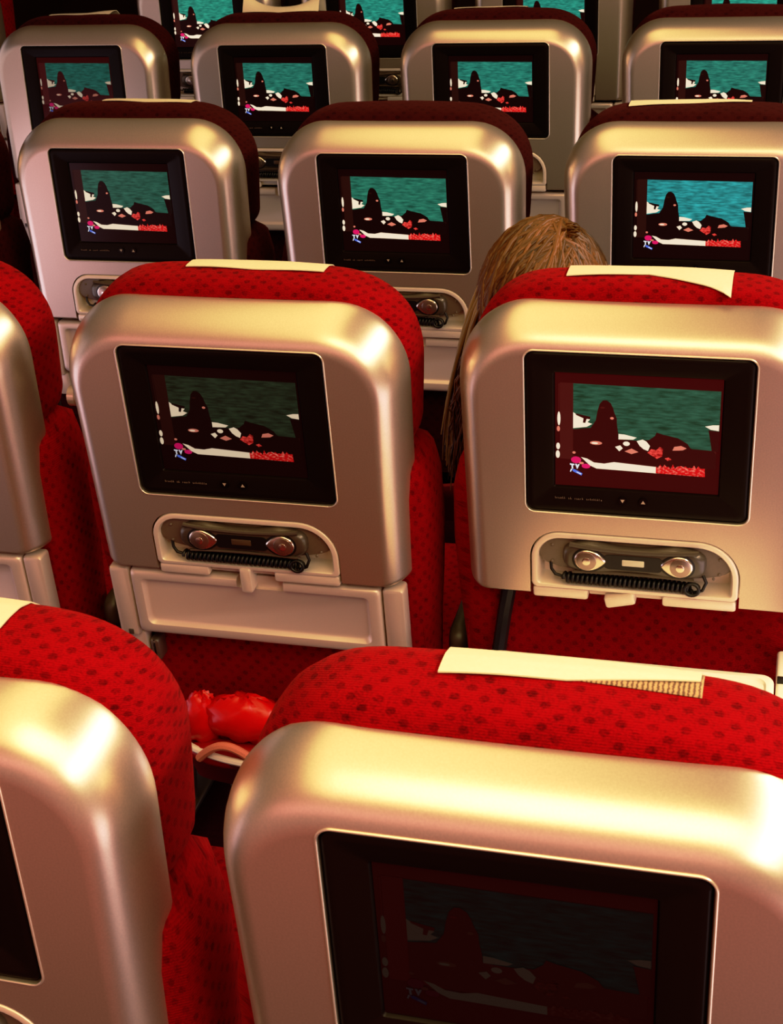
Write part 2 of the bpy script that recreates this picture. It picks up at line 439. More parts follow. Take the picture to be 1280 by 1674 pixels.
def make_arm(sgn):
    g = G()
    a, b = sorted((sgn*172.5, sgn*200)); g.box(a*.985, b*.985, 7, 32, -330, -221, 4)
    a, b = sorted((sgn*165, sgn*192)); g.box(a, b, 14, 34, -372, -326, 5)
    a, b = sorted((sgn*150, sgn*163)); g.box(a, b, 16, 40, -376, -340, 4, 1)
    g.box(sgn*181-3.5, sgn*181+3.5, 5.5, 12, -326, -318, 1, 2)
    return g.build('tray_arm', [M['tray'], M['steel'], M['grey']])
def make_open_tray():
    g = G(); X = 168; z = -281
    def r(i, h): return [(u, v, h) for u, v in rrect(-X+i, X-i, -318+i, -25-i, 14, 8, 5, 6)]
    g.rings([r(4, z-22), r(0, z-18), r(0, z-4), r(1.2, z-1), r(3, z), r(9, z), r(11, z-3), r(14, z-3.5)])
    return g.build('tray_table', M['white'])
def make_open_arm(sgn):
    g = G()
    if sgn < 0:
        g.tube([(-152, 40, -212), (-160, 30, -262), (-168, 22, -322)], 9, 8, 0); g.box(-196, -170, -60, 30, -345, -320, 4, 0)  # left side: black bar along the gap beside the bolster
    else:
        g.box(170, 196, -110, 30, -312, -283, 4, 1); g.box(171, 180, -40, -30, -284, -279, 1, 0)
    g.tube([(sgn*186, 20, -330), (sgn*183, 40, -400)], 9, 8, 0)
    return g.build('tray_arm', [M['black'], M['white']])

HR = [(58, 18), (62, 8), (70, 2.5), (84, .3), (104, 0), (118, 1.5), (132, 7), (145, 20), (153, 40), (157, 75)]
HR = [(58+(w-58)*1.13, i) for w, i in HR]
def sstep(t): t = min(1, max(0, t)); return t*t*(3-2*t)
def prof_uv(x, y, z):    # unrolled over the top edge and round the sides
    side, top = sstep((abs(x)-130)/70), sstep((z-30)/110)
    return ((x+math.copysign(y-60, x)*side*(1-.7*top))*MM, (z+y*top)*MM)
def make_headrest():
    g = G(); H, T, B = 209, 155, -66
    rs = []
    for w, i in HR:
        rt = max(25, 104-i*.75)
        pts = rrect(-H+i, H-i, B+i*.8, T-i, rt, max(12, 34-i*.4), 14, 9, 2.1)
        rs.append([(u + 4*sin(v*.02), w + (6 if abs(u) > 120 else 0)*min(1, (abs(u)-120)/60 if abs(u) > 120 else 0), v + 2.0*cos(u*.018)) for u, v in pts])
    g.rings(rs)
    return g.build('headrest', M['red'], smooth=60, uvf=prof_uv)
def surf(u, w):
    """height of the headrest's top over the point (u, depth)"""
    k = 0
    for (w0, i0), (w1, i1) in zip(HR, HR[1:]):
        if w0 <= w <= w1: k = i0+(i1-i0)*(w-w0)/(w1-w0)
    return 155-k+2.0*cos(u*.018)
def make_cover(u0, u1, wb, front=169, lift=2.3, curl=None):
    """cloth laid over the headrest top; wb = depth of the back edge at left, middle, right (may be <46: it hangs down behind)"""
    g = G(); n = 24; rows = []
    for i in range(n+1):
        t = i/n; u = u0+(u1-u0)*t
        b = wb[0]+(wb[1]-wb[0])*t*2 if t < .5 else wb[1]+(wb[2]-wb[1])*(t*2-1)
        row = []
        for k in range(31):
            q = 1-(1-k/30)**2; w = b+(front-b)*q
            c = (curl(t, q) if curl else 0) + 1.0*sin(t*9+q*2)*(1-q)*.6
            if w < 66: h = surf(u, 72) - (66-w)*1.5; ww = 60
            else: h = surf(u, max(66, w)); ww = w
            row.append((u, ww-(lift if w < 66 else 0), h+lift+c))
        for h2 in (60, 20, -20): row.append((u, front+lift+4, h2))
        rows.append(row)
    m = len(rows[0])
    top = [p for r_ in rows for p in r_]; bot = [(x, y-.2, z-1.1) for x, y, z in top]
    f = []
    for i in range(n):
        for k in range(m-1): 
            a = i*m+k; f.append((a, a+1, a+m+1, a+m)); f.append((a+m*(n+1), a+m+m*(n+1), a+m+1+m*(n+1), a+1+m*(n+1)))
    for i in range(n):
        a = i*m; f.append((a, a+m, a+m+m*(n+1), a+m*(n+1)))
    for k in range(m-1):
        f.append((k, k+m*(n+1), k+1+m*(n+1), k+1)); b_ = n*m; f.append((b_+k, b_+k+1, b_+k+1+m*(n+1), b_+k+m*(n+1)))
    g.add(top+bot, f)
    return g.build('headrest_cover', M['cloth'], smooth=50)
def make_backrest():
    g = G()
    rs = []
    secs = [(-500, 196, 40), (-460, 206, 42), (-400, 214, 42), (-330, 218, 42), (-260, 224, 42), (-180, 229, 42), (-110, 228, 43), (-75, 220, 46), (-58, 202, 54), (-52, 186, 66)]
    for v, hw, wb in secs:
        wf = 150 if v > -440 else 158
        if v > -70: wf = 150-(v+70)*1.5
        row = []
        cs = [(-.72, 0), (-.55, 3), (-.36, 3), (0, 3), (.36, 3), (.55, 3), (.72, 0), (.80, -6), (.90, -5), (.97, 4), (1.0, 26), (1.0, 60), (.98, 85), (.92, 104), (.80, 106), (.5, 100), (0, 98),
              (-.5, 100), (-.80, 106), (-.92, 104), (-.98, 85), (-1.0, 60), (-1.0, 26), (-.97, 4), (-.90, -5), (-.80, -6)]
        for a, b in cs:
            y = wb + (b if b < 30 else (wf-wb)*(b/100.))
            row.append((a*hw, y, v))
        rs.append(row)
    g.rings(rs)
    return g.build('backrest', M['red'], smooth=70, uvf=lambda x, y, z: (x*MM+y*MM, z*MM))
def make_wing(sgn):
    """side bolster swelling beside the shell"""
    g = G(); rs = []
    for i in range(15):
        t = i/14; v = -70-400*t; k = sin(pi*min(1, .08+t*1.6)/2) if t < .6 else 1-.25*((t-.6)/.4)
        rs.append([(sgn*(210+(20-15*min(1, max(0, (t-.38)/.2)))*k*cos(a)), 88+46*k*sin(a), v) for a in [q*2*pi/14 for q in range(14)]])
    g.rings(rs)
    return g.build('side_bolster', M['red'], smooth=70, uvf=lambda x, y, z: (x*MM+y*MM, z*MM))
def make_cushion():
    g = G(); rs = []
    for y, ins in ((120, 14), (128, 4), (160, 0), (560, 0), (600, 8), (612, 26)):
        rs.append([(u, y, v) for u, v in rrect(-214+ins, 214-ins, -640+ins, -500-ins*.8, 30, 24, 6, 4)])
    g.rings(rs)
    return g.build('seat_cushion', M['red'], smooth=60, uvf=lambda x, y, z: (x*MM, (y+z)*MM))
def make_armrest():
    g = G(); rs = []; cx, cz = 243.5, -352
    for y, k in ((70, .25), (73, .62), (80, .88), (92, 1), (360, 1), (385, .9), (396, .6), (399, .2)):
        rs.append([(cx+15*k*math.copysign(abs(cos(a))**.7, cos(a)), y, cz+25*k*math.copysign(abs(sin(a))**.7, sin(a))) for a in [q*2*pi/20 for q in range(20)]])
    g.rings(rs); g.box(cx-11, cx+11, 100, 150, -520, -360, 4)
    return g.build('armrest', M['grey'], smooth=60)
def make_hook():
    g = G()
    def d(r_, x): return [(x, 72+r_*cos(q*2*pi/16), -8+r_*sin(q*2*pi/16)) for q in range(16)]
    g.rings([d(11, -200), d(11, -226), d(13, -227), d(13, -236), d(9, -238)])
    return g.build('headrest_hinge', M['silver_edge'])
def make_frame():
    g = G()
    g.tube([(-215, 190, -655), (235, 190, -655)], 20, 12); g.tube([(-215, 480, -655), (235, 480, -655)], 20, 12)
    g.box(-190, 190, 160, 560, -660, -636, 6)
    return g.build('seat_frame', M['steel'])
def make_leg(sgn):
    g = G(); x = sgn*150
    g.tube([(x, 190, -655), (x, 250, -965)], 16, 10); g.tube([(x, 480, -655), (x, 400, -965)], 16, 10); g.box(x-24, x+24, 215, 520, -973, -958, 5)
    return g.build('leg', M['steel'])
def make_pocket():
    g = G(); rs = []
    # a hanging pocket: oval mouth, slack front; a pale stiff lip
    for v, dp, hw in ((-484, 88, 150), (-496, 86, 150), (-516, 70, 150), (-550, 45, 146), (-590, 20, 138)):
        n = 22; row = []
        for i in range(n+1):
            a = pi*i/n; row.append((-hw*cos(a), 40-dp*sin(a)**.8, v))
        for i in range(n+1):
            a = pi*(n-i)/n; row.append((-(hw-4)*cos(a), 42-(dp-4)*sin(a)**.8, v+2))
        rs.append(row)
    g.rings(rs)
    p = g.build('seat_pocket', M['reddark'], smooth=60, uvf=lambda x, y, z: (x*MM, z*MM))
    h = G(); h.tube([(-151*cos(pi*i/30), 40-88*sin(pi*i/30)**.8, -483) for i in range(31)], 5, 8)
    h.build('pocket_rim', M['white'], p)
    return p

root0 = bpy.data.objects.new('airline_seat', None); COL.objects.link(root0)
root0.empty_display_size = .1
def part(o, p=root0): o.parent = p; return o
shell = part(make_shell()); surround = part(make_surround())
monitor = part(make_monitor()); scr = part(make_screen(), monitor); prt = part(make_print(), monitor)
for a in ((-1, -14.5), (1, 8.8)): part(make_arrow(*a), monitor)
cradle = part(make_cradle()); holder = part(make_holder(), cradle)
handset = part(make_handset())
make_pad(-1, handset, 1); make_pad(1, handset, 1)
gl = G(); gl.box(-13, 13, -8.8, -6, -161, -152.5, 1.2); lcd = gl.build('display', M['lcd_dark'], handset)
cord = part(make_cord(), handset)
latch = part(make_latch()); tray = part(make_tray()); armL = part(make_arm(-1)); armR = part(make_arm(1))
head = part(make_headrest()); back = part(make_backrest())
wingL = part(make_wing(-1)); wingR = part(make_wing(1))
cush = part(make_cushion()); armrest = part(make_armrest()); hook = part(make_hook())
frame = part(make_frame()); part(make_leg(-1)); part(make_leg(1)); pocket = part(make_pocket())
RECLINE = {'back_shell', 'screen_surround', 'monitor', 'handset_cradle', 'handset', 'tray_latch', 'tray_table', 'tray_arm', 'headrest', 'headrest_cover', 'backrest', 'side_bolster', 'headrest_hinge', 'hook_strip', 'seat_pocket'}
def base(o): return o.name.split('.')[0]
for o in root0.children: o.location = (0, 0, PZ)

def copy_tree(o, parent=None, skip=()):
    c = o.copy(); COL.objects.link(c)
    if parent: c.parent = parent
    for ch in o.children:
        if base(ch) in skip: continue
        copy_tree(ch, c, skip)
    return c
def walk(o):
    yield o
    for c in o.children: yield from walk(c)
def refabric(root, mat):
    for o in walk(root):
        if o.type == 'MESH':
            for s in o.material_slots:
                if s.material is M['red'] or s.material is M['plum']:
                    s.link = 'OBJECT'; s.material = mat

# fitted places: row depth, sideways origin, spacing
ROWY = {1: -.0347, 2: .7525, 3: 1.5507, 4: 2.3947, 5: 3.2186}
ROWX = {1: -.2341, 2: -.2316, 3: -.2338, 4: -.2401, 5: -.2368}
REC = {(1, 1): -.0057, (1, 2): .0147, (2, 0): .03, (2, 1): .0497, (2, 2): -.0055, (3, -1): 0, (3, 0): -.0167, (3, 1): .0118, (3, 2): .0029,
       (4, -1): -.0677, (4, 0): -.0374, (4, 1): -.0378, (4, 2): -.0337, (5, -1): -.04, (5, 0): -.04, (5, 1): -.04, (5, 2): -.04}
DX = {(2, 1): .0058, (2, 2): -.0056, (3, 0): -.002, (3, 1): .003, (4, -1): -.0071, (4, 1): .0038, (4, 2): .0014}
PITCH = .48698
LAB = {
 (1, 1): 'red seat of the nearest row, cut off at lower left, with blank black screen',
 (1, 2): 'largest red seat at bottom right, nearest row, tan strip under its cream cover',
 (2, 0): 'red second-row seat cut off by the left edge, its screen out of sight',
 (2, 1): 'red second-row seat with dim screen and pale folded tray below its handset',
 (2, 2): 'red second-row seat with its tray table lowered, red back bare below the handset',
 (3, -1): 'dark third-row seat showing only a dark sliver of headrest at the left edge',
 (3, 0): 'dark-headrest third-row seat above the left red seats, thin pale cover on top',
 (3, 1): 'dark-headrest third-row seat just left of the blond head, no cover on top',
 (3, 2): 'dark-headrest third-row seat at right with the bluest, brightest screen',
 (4, -1): 'leftmost airline seat of the fourth row with a hazy greyish screen',
 (4, 0): 'fourth-row seat second from left, with a curled white cover on its headrest',
 (4, 1): 'fourth-row seat second from right, its whole teal screen in view',
 (4, 2): 'rightmost airline seat of the fourth row, cut off by the right edge',
 (5, -1): 'farthest-row seat whose screen shows between the two leftmost fourth-row seats',
 (5, 0): 'farthest-row seat whose screen shows between the second and third fourth-row seats',
 (5, 1): 'farthest-row seat whose screen shows just above the second fourth-row seat from right',
 (5, 2): 'farthest-row seat in the top right corner, behind the rightmost fourth-row seat'}
SCR = {  # brightness red/green/blue and glow of the dark parts
 (1, 1): (.01, .01, .01, .05), (1, 2): (.022, .03, .033, .27), (2, 0): (.3, .3, .3, .2), (2, 1): (.62, .13, .085, .10), (2, 2): (1.0, .46, .30, 1.0), (3, -1): (.5, .5, .5, .1), (3, 0): (.85, .48, .36, .10), (3, 1): (1, .88, .66, .08),
 (3, 2): (1.0, 1.35, 1.55, .12), (4, -1): (.45, .42, .36, .6), (4, 0): (1, .9, .75, .08), (4, 1): (1, 1.05, .9, .1), (4, 2): (1, 1, .85, .2), (5, -1): (1.1, 1.3, 1.1, .2), (5, 0): (1.1, 1.3, 1.15, .2), (5, 1): (1.1, 1.3, 1.15, .2), (5, 2): (1.1, 1.5, 1.3, .2)}
COVER = {  # across from, to, back-edge depth left/middle/right
 (1, 1): (-110, 92, (96, 96, 92)), (1, 2): (-66, 106, (103, 107, 124)), (2, 0): (-95, 60, (96, 96, 96)), (2, 1): (-68, 104, (104, 100, 103)), (2, 2): (-92, 92, (90, 97, 62)), (3, 0): (-62, 108, (108, 98, 102)), (3, 2): (-112, 78, (88, 97, 110)),
 (4, -1): (-92, 62, (98, 90, 98)), (4, 0): (-96, 84, (100, 84, 100)), (4, 1): (-100, 60, (112, 112, 118)), (5, 0): (-90, 90, (90, 90, 90))}
seats = {}
first = True
for key in sorted(REC):
    r, c = key
    o = root0 if first else copy_tree(seats[(1, 1)], None, ('headrest_cover', 'hook_strip')); first = False
    seats[key] = o
    o.location = (ROWX[r]+c*PITCH+DX.get(key, 0), ROWY[r], 0)
    tag(o, LAB[key], 'airline seat', 'rows of airline seats seen from behind')
    for ch in o.children:
        if base(ch) in RECLINE: ch.rotation_euler = (REC[key], 0, 0)
    for q in walk(o):
        if base(q) == 'screen': q.color = SCR[key]
    if r >= 3:
        for q in [q for q in walk(o) if base(q) == 'pocket_rim']: bpy.data.objects.remove(q)
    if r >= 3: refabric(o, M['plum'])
def sub(root, name): return [q for q in walk(root) if base(q) == name]
def lay(root, o, key):
    o.parent = root; o.location = (0, 0, PZ); o.rotation_euler = (REC[key], 0, 0)
for key, (a, b, wb) in COVER.items():
    curl = None
    if key == (4, 0): curl = lambda t, q: (6+34*(abs(t-.5)*2)**2.5)*sin(pi*min(1, q*1.2)*.9)
    if key == (4, -1): curl = lambda t, q: 16*max(0, t-.6)**1.0*q*2.5
    cv = make_cover(a, b, wb, curl=curl)
    cv['label'] = 'cream cloth headrest cover'
    lay(seats[key], cv, key)
# fastening strip showing under the nearest seat's cover
g = G(); rows = []
for i in range(31):
    t = i/30; u = 10+98*t; row = []
    for k in range(5):
        w = (109-3*t) + 34*(k/4) ; row.append((u, w, surf(u, min(169, w))+.9))
    rows.append(row)
f = []
for i in range(30):
    for k in range(4): a = i*5+k; f.append((a, a+1, a+6, a+5))
g.add([p for r_ in rows for p in r_], f)
vs = g.build('hook_strip', M['velcro']); vs['label'] = 'tan ribbed fastening strip'
md = vs.modifiers.new('s', 'SOLIDIFY'); md.thickness = .0006; md.offset = -1
lay(seats[(1, 2)], vs, (1, 2))
for key in seats:      # the hinge knob shows on one seat only
    if key not in ((2, 1), 'aisle'):
        for q in sub(seats[key], 'headrest_hinge'): bpy.data.objects.remove(q)
# the seat whose tray is down
s22 = seats[(2, 2)]
for nm in ('tray_table', 'tray_arm', 'tray_latch'):
    for q in sub(s22, nm): bpy.data.objects.remove(q)
for q in (make_open_tray(), make_open_arm(-1), make_open_arm(1), make_latch(True)): lay(s22, q, (2, 2))
for q in sub(s22, 'display'): q.material_slots[0].link = 'OBJECT'; q.material_slots[0].material = M['lcd']
sub(s22, 'tray_table')[0]['label'] = 'lowered off-white tray table'
# one red seat over the aisle, at the far left
o = copy_tree(seats[(1, 1)], None, ('headrest_cover',)); o.location = (-1.565, 3.20, 0); seats['aisle'] = o
tag(o, 'seat across the aisle, only its red headrest peeking into the top left corner', 'airline seat', 'rows of airline seats seen from behind')

# ------------------------------------------------------------------ red bag in the pocket of the second-row seat
def crumple(name, parent, c, r, seed, mat, n=28, k=18, amp=.28):
    g = G(); rnd = random.Random(seed)
    ph = [(rnd.uniform(2, 5), rnd.uniform(2, 6), rnd.uniform(0, 6), rnd.uniform(-.5, .5)) for _ in range(7)]
    rs = []
    for i in range(1, k):
        a = pi*i/k; row = []
        for j in range(n):
            b = 2*pi*j/n
            d = 1+amp*sum(q[3]*abs(sin(round(q[0])*b+q[2]+q[1]*a)) for q in ph)*.8
            row.append((c[0]+r[0]*d*sin(a)*cos(b), c[1]+r[1]*d*sin(a)*sin(b), c[2]+r[2]*d*cos(a)))
        rs.append(row)
    g.rings(rs)
    return g.build(name, mat, parent, smooth=48, raw=True)
s21 = seats[(2, 1)]; sx, sy = s21.location.x, s21.location.y
bag = bpy.data.objects.new('red_bag', None); COL.objects.link(bag); bag.location = (sx-.055, sy-.004, .462)
tag(bag, 'shiny crumpled red plastic bag stuffed in the seat pocket between the seats', 'bag')
crumple('bag_film', bag, (.022, -.004, .070), (.056, .026, .034), 4, M['redbag'], amp=.26)
crumple('bag_fold', bag, (-.040, -.002, .060), (.026, .022, .040), 9, M['redbag'], amp=.26)
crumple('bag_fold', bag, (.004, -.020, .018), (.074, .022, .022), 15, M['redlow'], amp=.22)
g = G()
g.tube([(-.036+.085*i/16, -.040-.006*sin(pi*i/16), .022+.030*sin(pi*i/16)) for i in range(17)], .006, 8)
g.build('bag_strap', M['pinkstrap'], bag, raw=True)

# ------------------------------------------------------------------ passenger
per = bpy.data.objects.new('person', None); COL.objects.link(per); per.location = (.735, 1.0, 0)
tag(per, 'person with long blond hair leaning left in a second-row seat, seen from behind', 'person')
def skin(name, joints, edges, radii, mat, parent, rootv=0, sub=2):
    me = bpy.data.meshes.new(name); me.from_pydata(joints, edges, [])
    o = bpy.data.objects.new(name, me); link(o)
    o.modifiers.new('k', 'SKIN'); sd = o.modifiers.new('s', 'SUBSURF'); sd.levels = sub; sd.render_levels = sub
    for i, r in enumerate(radii):
        sv = me.skin_vertices[0].data[i]; sv.radius = (r, r) if not isinstance(r, tuple) else r; sv.use_root = (i == rootv)
    bpy.context.view_layer.update()
    e = bpy.data.meshes.new_from_object(o.evaluated_get(bpy.context.evaluated_depsgraph_get()))
    e.materials.clear(); e.materials.append(mat); e.shade_smooth(); e.name = name
    o.modifiers.clear(); o.data = e; o.parent = parent
    return o
HC = Vector((-.140, .005, 1.038))     # head centre, relative to the person
J = [(-.01, .0, .585), (-.03, .0, .68), (-.06, .0, .80), (-.09, .0, .87), (-.115, .005, .94), (-.14, .02, 1.0), (-.143, .028, 1.06), (-.143, .025, 1.10),   # 0-7 pelvis, chest, neck, head
     (.07, .03, .86), (.11, .08, .66), (.06, .28, .62),            # right shoulder, elbow, wrist
     (-.24, .03, .85), (-.20, .10, .66), (-.08, .28, .62),         # left arm
     (.09, .05, .575), (.10, .38, .575), (.10, .40, .10), (.10, .50, .03),
     (-.09, .05, .575), (-.10, .38, .575), (-.10, .40, .10), (-.10, .50, .03)]
Ed = [(0, 1), (1, 2), (2, 3), (3, 4), (4, 5), (5, 6), (6, 7), (3, 8), (8, 9), (9, 10), (3, 11), (11, 12), (12, 13), (0, 14), (14, 15), (15, 16), (16, 17), (0, 18), (18, 19), (19, 20), (20, 21)]
Rd = [(.13, .09), (.115, .08), (.12, .085), (.08, .07), .045, .05, .078, .066, .055, .040, .025, .055, .040, .025, .078, .052, .035, .03, .078, .052, .035, .03]
# hands: palm, four fingers and a thumb each
for wi, s in ((10, -1), (13, 1)):
    w = Vector(J[wi]); p = len(J); J.append(tuple(w+Vector((s*.02, .06, -.01)))); Rd.append((.032, .016)); Ed.append((wi, p))
    for q, (dx, ln) in enumerate(((-.026, .062), (-.009, .074), (.009, .070), (.025, .054))):
        a = len(J); b0 = Vector(J[p])
        J.append(tuple(b0+Vector((dx, .030, 0)))); Rd.append(.0095); Ed.append((p, a))
        J.append(tuple(b0+Vector((dx*1.1, .030+ln*.5, -.008)))); Rd.append(.0085); Ed.append((a, a+1))
        J.append(tuple(b0+Vector((dx*1.1, .030+ln*.9, -.030)))); Rd.append(.007); Ed.append((a+1, a+2))
    a = len(J); J.append(tuple(w+Vector((s*.05, .045, 0)))); Rd.append(.011); Ed.append((p, a))
    J.append(tuple(w+Vector((s*.062, .085, -.01)))); Rd.append(.009); Ed.append((a, a+1))
body = skin('body', J, Ed, Rd, M['skin'], per)
# face on the head's far side
g = G(); fx, fy, fz = HC.x, HC.y, HC.z+.0
for s in (-1, 1):
    g = G(); g.ball((fx+s*.031, fy+.070, fz+.03), .013, .010, .008, 12, 8, 0); g.ball((fx+s*.031, fy+.078, fz+.03), .006, .003, .006, 10, 6, 1)
    g.build('eye', [M['eye'], M['iris']], per, raw=True)
    g = G(); g.ball((fx+s*.077, fy+.01, fz+.015), .010, .018, .030, 12, 8); g.build('ear', M['skin'], per, raw=True)
g = G(); g.ball((fx, fy+.084, fz+.004), .011, .014, .020, 12, 8); g.build('nose', M['skin'], per, raw=True)
g = G(); g.ball((fx, fy+.071, fz-.035), .022, .008, .006, 14, 8); g.build('mouth', M['lip'], per, raw=True)
# clothes: a little larger than the body beneath
def garment(name, keep, mat, off, zmax=9, zmin=-1):
    """cloth lying a few millimetres outside the parts of the body nearest to the given bones"""
    me = body.data; segs = [(k, Vector(J[a]), Vector(J[b])) for k, (a, b) in enumerate(Ed)]
    near = []
    for v in me.vertices:
        best = None
        for k, a, b in segs:
            d = b-a; t = min(1, max(0, (v.co-a).dot(d)/d.length_squared)); q = (v.co-a-d*t).length
            if best is None or q < best[0]: best = (q, k)
        near.append(best[1])
    vs = [tuple(v.co+v.normal*off) for v in me.vertices]
    fs = [tuple(p.vertices) for p in me.polygons if sum(near[i] in keep for i in p.vertices)*2 >= len(p.vertices)
          and zmin < p.center.z < zmax]
    used = sorted({i for f in fs for i in f}); ix = {k: i for i, k in enumerate(used)}
    o = mk(name, [vs[k] for k in used], [tuple(ix[i] for i in f) for f in fs], mat, per, None, 80, None, True)
    md = o.modifiers.new('s', 'SOLIDIFY'); md.thickness = .004; md.offset = 1
garment('shirt', {0, 1, 2, 7, 8, 9, 10, 11, 12}, M['shirt'], .010)
garment('trousers', {0, 13, 14, 15, 16, 17, 18, 19, 20}, M['trousers'], .006, .74, .075)
for s in (-1, 1):
    g = G(); g.ball((s*.10, .45, .042), .045, .12, .042, 14, 8); g.build('shoe', M['black'], per, raw=True)
# hair
def hairmat(nm, c0, c1):
    m, nt, b = newmat(nm)
    N = nt.nodes.new; K = nt.links.new
    uv = N('ShaderNodeUVMap'); uv.uv_map = 'mm'
    nz = N('ShaderNodeTexNoise'); nz.inputs['Scale'].default_value = 40; nz.inputs['Detail'].default_value = 3
    K(uv.outputs[0], nz.inputs['Vector'])
    rp = N('ShaderNodeValToRGB'); e = rp.color_ramp.elements
    e[0].position = .3; e[0].color = (*c0, 1); e[1].position = .72; e[1].color = (*c1, 1)
    K(nz.outputs['Fac'], rp.inputs[0]); K(rp.outputs[0], b.inputs['Base Color'])
    b.inputs['Roughness'].default_value = .42; b.inputs['Specular IOR Level'].default_value = .4
    return m
M['hair'] = hairmat('blond_hair', (.03, .010, .003), (.235, .092, .026))
M['hair2'] = hairmat('lightened_blond_hair', (.20, .11, .05), (.62, .41, .23))  # light strands of the fall, colour raised to offset shade in the gap
def lock(g, uvs, pts, r, tint, m=0):
    b = len(g.v)
    g.tube([tuple(p) for p in pts], lambda t: r*(1-.75*t**2)*(.5+.5*min(1, t*6)), 5, m)
    uvs += [(tint, tint*1.7)]*(len(g.v)-b)
g = G(); uvs = []; rnd = random.Random(11)
a_, b_, c_ = .080, .098, .104          # half sizes of the hair mass on the skull
crown = HC+Vector((.0, -.015, .0))
# cap under the locks
n0 = len(g.v); rs = []
for i in range(1, 11):
    th = pi*.62*i/10; row = []
    for j in range(28):
        ph = 2*pi*j/28
        if sin(ph) > .35 and i > 6: k = .80
        else: k = .96
        row.append((crown.x+a_*k*sin(th)*cos(ph), crown.y+b_*k*sin(th)*sin(ph), crown.z+c_*.97*cos(th)))
    rs.append(row)
g.rings(rs, 0, True, True); uvs += [(.02, .3)]*(len(g.v)-n0)
def on(th, ph, k=1.): return crown+Vector((a_*k*sin(th)*cos(ph), b_*k*sin(th)*sin(ph), c_*k*cos(th)))
for i in range(620):
    ph = rnd.uniform(pi*.92, pi*2.12)       # back and both sides; the face stays clear
    ph0 = pi*.5+rnd.gauss(0, .25)           # locks start at the parting near the front of the crown
    k = rnd.uniform(.97, 1.05)
    p0 = Vector((crown.x+.028+rnd.gauss(0, .010), crown.y+rnd.uniform(-.045, .07), 0))
    dxy = ((p0.x-crown.x)/a_)**2+((p0.y-crown.y)/b_)**2
    p0.z = crown.z+c_*k*sqrt(max(0, 1-dxy))
    pts = []; end = on(pi*.52, ph, k)
    N_ = 9
    for q in range(N_+1):
        t = q/N_; p = p0.lerp(end, t)
        d = p-crown; d = Vector((d.x/a_, d.y/b_, d.z/c_)); d.normalize()
        pts.append(crown+Vector((d.x*a_, d.y*b_, d.z*c_))*k)
    ln = rnd.uniform(.14, .24); left = cos(ph) < -.1
    sway = -.045 if left else -.012
    for q in range(1, 8):
        t = q/7
        tgt = Vector((end.x+sway*sin(t*1.4)+(rnd.gauss(0, .003)), min(end.y+.02*t, end.y+.03), end.z-ln*t))
        pts.append(tgt)
    lock(g, uvs, pts, rnd.uniform(.0022, .0042), rnd.random()*3)
# the fall that drops through the gap beside the headrest
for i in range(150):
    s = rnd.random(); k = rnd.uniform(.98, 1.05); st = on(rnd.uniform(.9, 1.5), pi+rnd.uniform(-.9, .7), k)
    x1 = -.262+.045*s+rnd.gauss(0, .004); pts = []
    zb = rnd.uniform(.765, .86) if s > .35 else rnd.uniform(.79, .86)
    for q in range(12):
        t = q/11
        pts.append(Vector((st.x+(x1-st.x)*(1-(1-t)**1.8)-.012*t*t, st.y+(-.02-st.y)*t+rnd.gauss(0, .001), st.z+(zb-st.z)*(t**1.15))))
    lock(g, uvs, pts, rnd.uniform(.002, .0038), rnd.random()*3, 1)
# short tuft standing at the crown's right
for i in range(26):
    st = on(.42+rnd.gauss(0, .05), -.25+rnd.gauss(0, .2), 1); pts = [st]
    for q in range(1, 5):
        t = q/4; pts.append(st+Vector((.012*t+rnd.gauss(0, .002), -.004*t, .020*t-.012*t*t)))
    lock(g, uvs, pts, .0016, rnd.random()*3)
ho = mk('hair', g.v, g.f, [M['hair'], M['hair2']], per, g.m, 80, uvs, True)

# ------------------------------------------------------------------ cabin
def quad(name, pts, mat, kind='structure'):
    me = bpy.data.meshes.new(name); me.from_pydata(pts, [], [tuple(range(len(pts)))]); me.materials.append(mat)
    o = bpy.data.objects.new(name, me); link(o); o['kind'] = kind; return o
X0, X1, Y0, Y1, ZC = -2.65, 2.65, -.95, 6.2, 2.35
quad('floor', [(X0, Y0, 0), (X1, Y0, 0), (X1, Y1, 0), (X0, Y1, 0)], M['carpet'])
quad('ceiling', [(X0, -2.2, ZC), (X0, Y1, ZC), (X1, Y1, ZC), (X1, -2.2, ZC)], M['panel'])
quad('wall_left', [(X0, Y0, 0), (X0, Y1, 0), (X0, Y1, ZC), (X0, Y0, ZC)], plain('side_panel_shaded', (.09, .045, .03), .7, 0, .3, .1, 15))  # cabin panel with shade painted in, darker than the right wall
quad('wall_right', [(X1, Y0, 0), (X1, Y0, ZC), (X1, Y1, ZC), (X1, Y1, 0)], M['panel'])
quad('wall_front', [(X0, Y1, 0), (X1, Y1, 0), (X1, Y1, ZC), (X0, Y1, ZC)], plain('bulkhead_shaded', (.07, .03, .022), .7, 0, .3, .1, 15))  # shade put into the colour: darkened where little light reaches

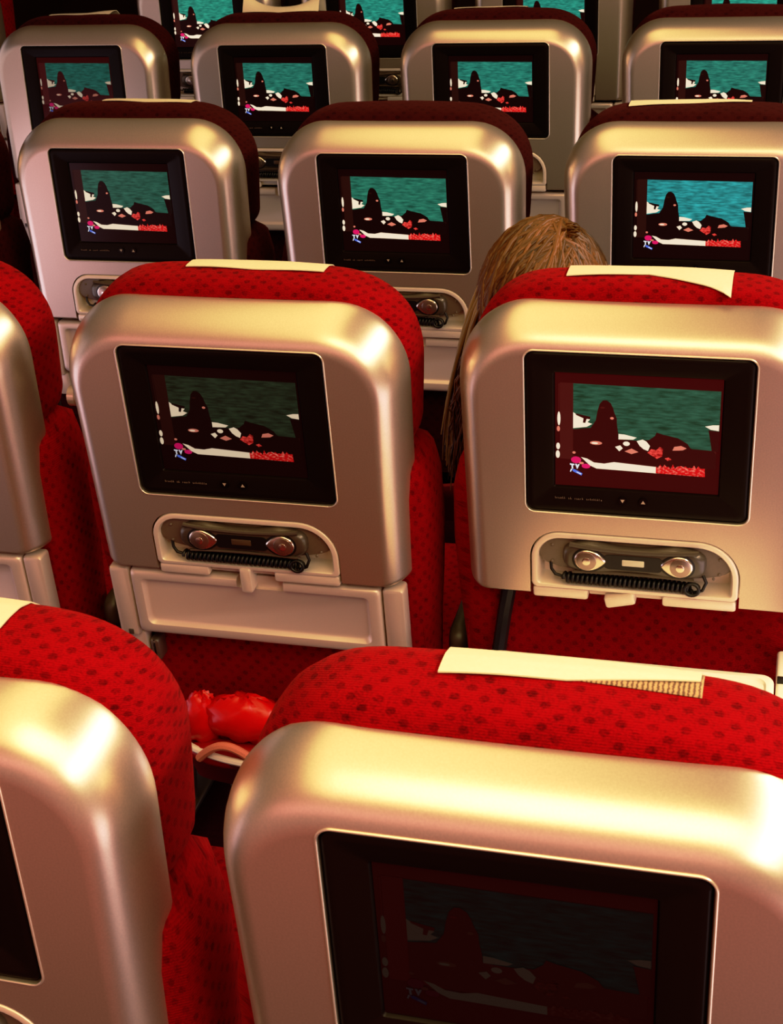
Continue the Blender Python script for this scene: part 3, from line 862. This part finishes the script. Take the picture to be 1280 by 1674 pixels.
# ------------------------------------------------------------------ light
def area(name, loc, rot, sx_, sy_, e, col):
    l = bpy.data.lights.new(name, 'AREA'); l.shape = 'RECTANGLE'; l.size = sx_; l.size_y = sy_; l.energy = e; l.color = col
    o = bpy.data.objects.new(name, l); link(o); o.location = loc; o.rotation_euler = rot; return o
area('ceiling_wash_light', (.2, .7, 2.32), (0, 0, 0), .9, 3.6, 16, (1, .78, .34))
area('near_ceiling_light', (.9, -.7, 2.3), (0, 0, 0), 1.1, .9, 14, (1, .85, .42))
area('right_strip_light', (2.0, .5, 2.15), (0, radians(50), 0), .13, 4.4, 58, (1, .86, .60))
area('left_window_light', (-2.5, 1.6, 1.05), (0, radians(-90), 0), 1.3, 4.0, 11, (.95, .84, .92))
area('rear_pink_fill', (-.2, -1.9, 1.75), (radians(80), 0, radians(-4)), 3.2, .7, 7, (1, .43, .48))  # added fill behind the camera, turns the shell faces pink
area('left_aisle_fill', (-1.25, .8, .5), (0, radians(-90), 0), .6, 2.2, 6, (.92, .80, 1))  # added low fill panel, brightens the shells' left edges
area('right_aisle_fill', (1.30, .8, .5), (0, radians(90), 0), .6, 3.0, 10, (1, .84, .90))  # added counterpart on the right, for the shells' right edges
w = bpy.data.worlds.new('cabin_bounce'); SC.world = w; w.use_nodes = True  # red lower half stands in for bounce off unseen seats behind
nt = w.node_tree; bg = nt.nodes['Background']
tc = nt.nodes.new('ShaderNodeTexCoord'); sp = nt.nodes.new('ShaderNodeSeparateXYZ'); rp = nt.nodes.new('ShaderNodeValToRGB')
mr = nt.nodes.new('ShaderNodeMapRange'); mr.inputs['From Min'].default_value = -1; mr.inputs['From Max'].default_value = 1
nt.links.new(tc.outputs['Generated'], sp.inputs[0]); nt.links.new(sp.outputs[2], mr.inputs[0]); nt.links.new(mr.outputs[0], rp.inputs[0])
e = rp.color_ramp.elements
e[0].position = 0; e[0].color = (.52, .050, .040, 1); e[1].position = .66; e[1].color = (.26, .18, .10, 1)
for p_, c_ in ((.22, (.46, .085, .07, 1)), (.42, (.46, .22, .19, 1))): e.new(p_).color = c_
nt.links.new(rp.outputs[0], bg.inputs[0]); bg.inputs[1].default_value = .8

# ------------------------------------------------------------------ camera
cam = bpy.data.cameras.new('camera'); co = bpy.data.objects.new('camera', cam); link(co)
cam.sensor_fit = 'VERTICAL'; cam.sensor_height = 24; cam.lens = 2391.75/1674*24; cam.clip_start = .02
yaw, pit, rol = .28175, .49855, -.06596
fwd = Vector((-sin(yaw)*cos(pit), cos(yaw)*cos(pit), -sin(pit))); rt = Vector((cos(yaw), sin(yaw), 0)); up = rt.cross(fwd)
r2 = rt*cos(rol)+up*sin(rol); u2 = -rt*sin(rol)+up*cos(rol)
mw = Matrix((r2, u2, -fwd)).transposed().to_4x4(); mw.translation = Vector((.87618, -.72670, 1.69715)); co.matrix_world = mw
cam.dof.use_dof = True; cam.dof.focus_distance = 1.75; cam.dof.aperture_fstop = 22
SC.camera = co
SC.view_settings.view_transform = 'Standard'
SC.view_settings.look = 'None'
SC.view_settings.exposure = 0
SC.view_settings.use_curve_mapping = True
cm = SC.view_settings.curve_mapping; cv_ = cm.curves[3]
cv_.points[0].location = (0, 0); cv_.points[1].location = (1, 1)
for p_ in ((.012, .004), (.06, .045), (.22, .195), (.6, .71)): cv_.points.new(*p_)
cm.update()
